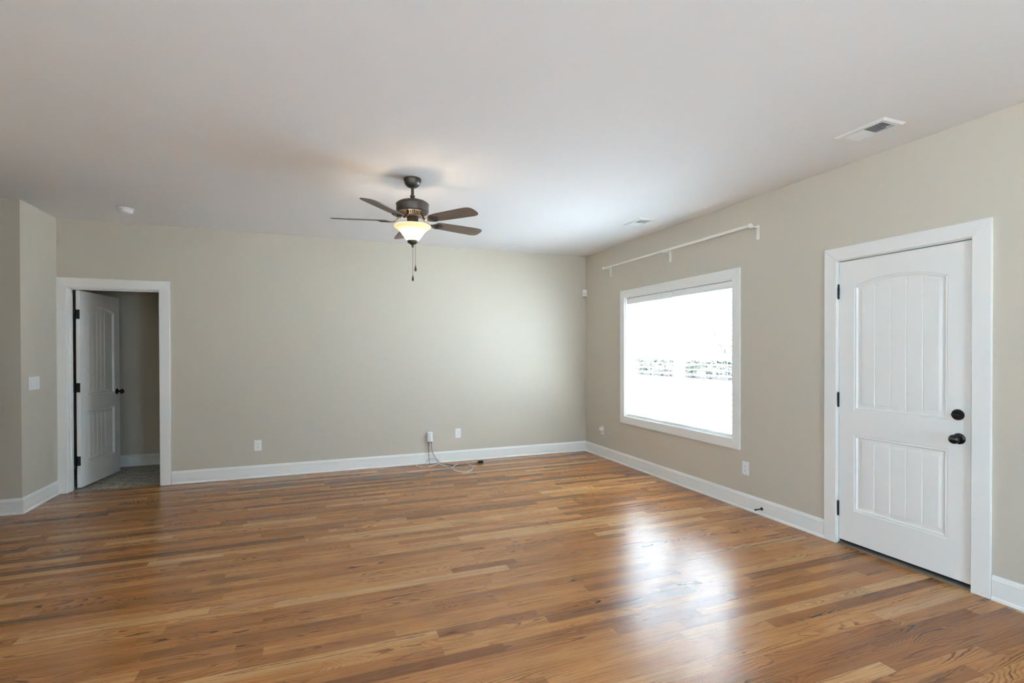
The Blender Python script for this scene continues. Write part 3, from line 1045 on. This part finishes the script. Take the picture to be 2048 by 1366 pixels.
# ------------------------------------------------------------------ wall plates.  local frame: x right, z up, -y out of the wall
def outlet(loc, rotz, label, group='white duplex outlets low on the walls'):
    t = thing('wall_outlet', label, 'outlet', loc, rotz, group)
    bm = BM()
    box(bm, -0.037, 0.037, -0.0055, 0.0, -0.0595, 0.0595)
    obj('cover_plate', bm, M_PLATE, t, bevel=0.003, segs=3)
    for s in (-1, 1):
        bm = BM()
        o = [(0.0165 * cos(a) if abs(cos(a)) < 0.93 else 0.0155 * (1 if cos(a) > 0 else -1), 0.0145 * sin(a)) for a in [2 * pi * i / 24 for i in range(24)]]
        poly_prism(bm, [(x, -0.0053, z + s * 0.0195) for x, z in o], [(x, -0.0075, z + s * 0.0195) for x, z in o])
        f = obj('socket', bm, M_PLATE, t)
        bm = BM()
        for xx, hh in ((-0.0062, 0.0042), (0.0062, 0.0034)):
            box(bm, xx - 0.0010, xx + 0.0010, -0.0079, -0.0073, s * 0.0195 + 0.003 - hh, s * 0.0195 + 0.003 + hh)
        lathe(bm, [(0, 0), (0.0023, 0), (0.0023, 0.0005), (0, 0.0005)], 12, Matrix.Translation((0, -0.0074, s * 0.0195 - 0.0075)) @ AX_MY)
        obj('slots', bm, M_DARK, f)
    bm = BM()
    lathe(bm, [(0, 0), (0.0032, 0), (0.0025, 0.0012), (0, 0.0015)], 14, Matrix.Translation((0, -0.0055, 0)) @ AX_MY)
    obj('screw', bm, M_PLATE2, t, smooth=True)
    return t
outlet((-4.178, 0, 0.360), 0, 'white outlet low on the back wall, nearest the open door')
outlet((-1.866, 0, 0.360), 0, 'white outlet low on the back wall right of the cable box')
outlet((0, -2.876, 0.364), -pi / 2, 'white outlet low on the right wall below the window corner')

# light switch plate on the return wall (faces +x)
sw = thing('light_switch', 'white three-gang switch plate left of the open door', 'switch', (XW, -0.449, 1.129), pi / 2)
bm = BM()
box(bm, -0.088, 0.088, -0.006, 0.0, -0.0595, 0.0595)
obj('cover_plate', bm, M_PLATE, sw, bevel=0.003, segs=3)
for xx in (-0.046, 0.0, 0.046):
    bm = BM()
    v = box(bm, xx - 0.0165, xx + 0.0165, -0.0085, -0.005, -0.033, 0.033)
    for q in v:
        if q.co.z > 0 and q.co.y < -0.006:
            q.co.y += 0.0022
    obj('rocker', bm, M_PLATE, sw, bevel=0.0008)

# phone jack with a plugged-in adapter, right wall near the corner
pj = thing('phone_jack', 'ivory jack plate with plug adapter near the room corner', 'wall jack', (0, -0.452, 0.357), -pi / 2)
bm = BM()
box(bm, -0.036, 0.036, -0.0055, 0.0, -0.0575, 0.0575)
obj('cover_plate', bm, M_PLATE2, pj, bevel=0.003, segs=3)
bm = BM()
box(bm, -0.030, 0.022, -0.036, -0.005, -0.004, 0.036)
obj('adapter', bm, M_PLATE, pj, bevel=0.004, segs=3)
bm = BM()
box(bm, -0.006, 0.006, -0.0062, -0.005, -0.030, -0.018)
obj('socket', bm, M_DARK, pj)

# cable box on the back wall
cb = thing('cable_box', 'small white cable wall box with cords hanging out below', 'cable box', (-2.236, 0, 0.337))
bm = BM()
box(bm, -0.037, 0.037, -0.006, 0.0, -0.060, 0.060)
obj('cover_plate', bm, M_PLATE, cb, bevel=0.002)
bm = BM()
sec = [(-0.034, -0.005), (-0.034, -0.036), (-0.026, -0.046), (0.026, -0.046), (0.034, -0.036), (0.034, -0.005)]
poly_prism(bm, [(x, y, -0.057) for x, y in sec], [(x, y, 0.057) for x, y in sec])
obj('housing', bm, M_PLATE, cb, bevel=0.003, segs=3)
bm = BM()
box(bm, -0.010, 0.010, -0.0485, -0.045, -0.050, 0.045)
obj('raised_rib', bm, M_PLATE2, cb, bevel=0.001)
for xx in (-0.014, 0.016):
    bm = BM()
    lathe(bm, [(0, 0), (0.006, 0), (0.006, -0.014), (0.004, -0.018), (0, -0.018)], 14, Matrix.Translation((xx, -0.026, -0.056)))
    obj('connector', bm, M_CABLE_D, cb, smooth=True)

def cable(name, pts, r, m, label, n=8, cat='cable'):
    bm = BM()
    tube(bm, catmull(pts, n), r, 8)
    return tag(obj(name, bm, m, smooth=True), label, cat)
R_ = 0.0042
cable('coax_cable', [(-2.250, -0.026, 0.266), (-2.251, -0.028, 0.2), (-2.250, -0.030, 0.1), (-2.247, -0.034, 0.03), (-2.243, -0.060, R_), (-2.238, -0.10, R_)], 0.0027, M_CABLE_D,
      'thin dark cable dropping straight from the cable box to the floor')
c = cable('power_cord', [(-2.220, -0.026, 0.264), (-2.219, -0.03, 0.20), (-2.195, -0.036, 0.12), (-2.150, -0.042, 0.04), (-2.115, -0.065, 0.006), (-2.075, -0.125, R_), (-2.02, -0.20, R_), (-1.955, -0.255, R_),
                     (-1.86, -0.262, R_), (-1.77, -0.246, R_), (-1.69, -0.225, R_), (-1.655, -0.218, 0.010)], 0.0031, M_CABLE_D,
          'dark cord running over the floor to a small black plug')
bm = BM()
box(bm, -1.662, -1.600, -0.236, -0.200, 0.001, 0.030)
obj('plug', bm, M_RUBBER, c, bevel=0.004, segs=3)
cable('white_cable', [(-2.228, -0.030, 0.262), (-2.226, -0.036, 0.19), (-2.205, -0.045, 0.11), (-2.160, -0.06, 0.035), (-2.120, -0.10, R_), (-2.090, -0.17, R_), (-2.05, -0.24, R_), (-2.025, -0.32, R_),
                      (-2.035, -0.42, R_), (-2.045, -0.49, R_), (-2.015, -0.56, R_), (-1.955, -0.615, R_), (-1.895, -0.60, R_), (-1.835, -0.53, R_), (-1.800, -0.43, R_), (-1.795, -0.33, 0.007), (-1.803, -0.275, 0.0115), (-1.815, -0.238, 0.0115)], 0.0040, M_CABLE_W,
      'white cable looped in a ring on the oak floor')
cable('phone_cable', [(-2.40, -0.020, 0.14), (-2.47, -0.028, 0.10), (-2.50, -0.03, 0.06), (-2.46, -0.03, 0.022), (-2.42, -0.045, 0.008), (-2.408, -0.10, R_), (-2.412, -0.19, R_)], 0.0028, M_CABLE_W,
      'thin pale wire curling by the baseboard to a red tip')
bm = BM()
lathe(bm, [(0, 0.012), (0.006, 0.010), (0.008, -0.010), (0, -0.014)], 12, Matrix.Translation((-2.413, -0.213, 0.0085)) @ Matrix.Rotation(pi / 2, 4, 'X'))
obj('wire_nut', bm, M_RED, bpy.data.objects['phone_cable'], smooth=True)
cable('patch_cable', [(-2.285, -0.19, R_), (-2.225, -0.150, R_), (-2.165, -0.105, R_), (-2.135, -0.110, R_), (-2.110, -0.215, 0.006), (-2.085, -0.31, R_), (-2.07, -0.39, 0.010), (-2.02, -0.345, 0.012), (-1.98, -0.26, R_), (-1.93, -0.20, R_)], 0.0036, M_CABLE_W,
      'short white cable crossing under the looped one by the baseboard')
cable('thin_wire', [(-2.29, -0.025, 0.010), (-2.27, -0.024, 0.045), (-2.22, -0.03, 0.062), (-2.16, -0.034, 0.058), (-2.125, -0.05, 0.03), (-2.10, -0.09, 0.004)], 0.0022, M_CABLE_G,
      'thin grey wire bowed against the baseboard under the cable box')

# ------------------------------------------------------------------ door stop on the baseboard
ds = thing('door_stop', 'black rod door stop on the baseboard left of the front door', 'door stop', (-0.0125, -3.063, 0.056))
bm = BM()
lathe(bm, [(0, 0), (0.0135, 0), (0.0135, 0.003), (0.009, 0.007), (0.005, 0.010), (0.0045, 0.066), (0, 0.066)], 20, AX_MX)
obj('rod', bm, M_BLACK, ds, smooth=True)
bm = BM()
lathe(bm, [(0, 0.062), (0.0068, 0.062), (0.0072, 0.076), (0.005, 0.080), (0, 0.080)], 20, AX_MX)
obj('rubber_tip', bm, M_RUBBER, ds, smooth=True)

# ------------------------------------------------------------------ outdoors, seen between the slats
bm = BM()
box(bm, -60, 60, -60, 70, -0.4, -0.2)
struct('ground', bm, M_CONC, 'pale sunlit ground outside the house', 'ground')
random.seed(11)
def leaf_cloud(bm, fn, n, s):
    for _ in range(n):
        c = Vector(fn())
        q = Matrix.Rotation(random.uniform(0, 6.28), 3, 'Z') @ Matrix.Rotation(random.uniform(-1.2, 1.2), 3, 'X')
        z = s * random.uniform(0.6, 1.3)
        bm.faces.new([bm.verts.new(c + q @ Vector(p)) for p in ((-z, 0, 0), (0, -z * 0.5, 0), (z, 0, 0), (0, z * 0.5, 0))])
def plain(name, bm, m, parent=None):
    me = bpy.data.meshes.new(name)
    bm.to_mesh(me)
    bm.free()
    me.materials.append(m)
    o = bpy.data.objects.new(name, me)
    COL.objects.link(o)
    if parent:
        o.parent = parent
    return o
hd = thing('hedge', 'low dark hedge far outside the window', 'hedge', (17.5, 19, -0.2))
bm = BM()
leaf_cloud(bm, lambda: (random.uniform(-0.5, 0.5), random.uniform(-15, 15), 0.05 + 1.0 * random.random() ** 0.7), 9000, 0.12)
plain('foliage', bm, M_LEAF, hd)
boxobj('stems', M_BARK, (-0.3, 0.3, -15, 15, 0, 0.75), hd)
def tree(loc, h, r, label, n):
    t = thing('tree', label, 'tree', loc, 0, 'trees outside the window')
    bm = BM()
    tube(bm, [(0, 0, 0), (0.05, 0.03, h * 0.4), (0, 0.05, h * 0.8)], [0.13, 0.10, 0.04], 8)
    tips = []
    for i in range(10):
        a = random.uniform(0, 6.28)
        z0 = h * random.uniform(0.3, 0.7)
        e = Vector((r * 0.9 * cos(a), r * 0.9 * sin(a), h * random.uniform(0.6, 1.0)))
        tube(bm, [(0.03, 0.03, z0), (e.x * 0.5, e.y * 0.5, (z0 + e.z) / 2 + 0.1), e], [0.045, 0.03, 0.012], 6)
        tips.append(e)
    plain('trunk', bm, M_BARK, t)
    bm = BM()
    def f():
        c = random.choice(tips) * random.uniform(0.6, 1.05)
        return (c.x + random.gauss(0, r * 0.16), c.y + random.gauss(0, r * 0.16), c.z + random.gauss(0, h * 0.06))
    leaf_cloud(bm, f, n, 0.10)
    plain('foliage', bm, M_LEAF, t)
tree((24, 17.5, -0.2), 4.4, 1.9, 'loose small tree outside, right side of the window', 900)
tree((26, 24.5, -0.2), 3.2, 1.3, 'thin small tree outside, near the window centre', 420)
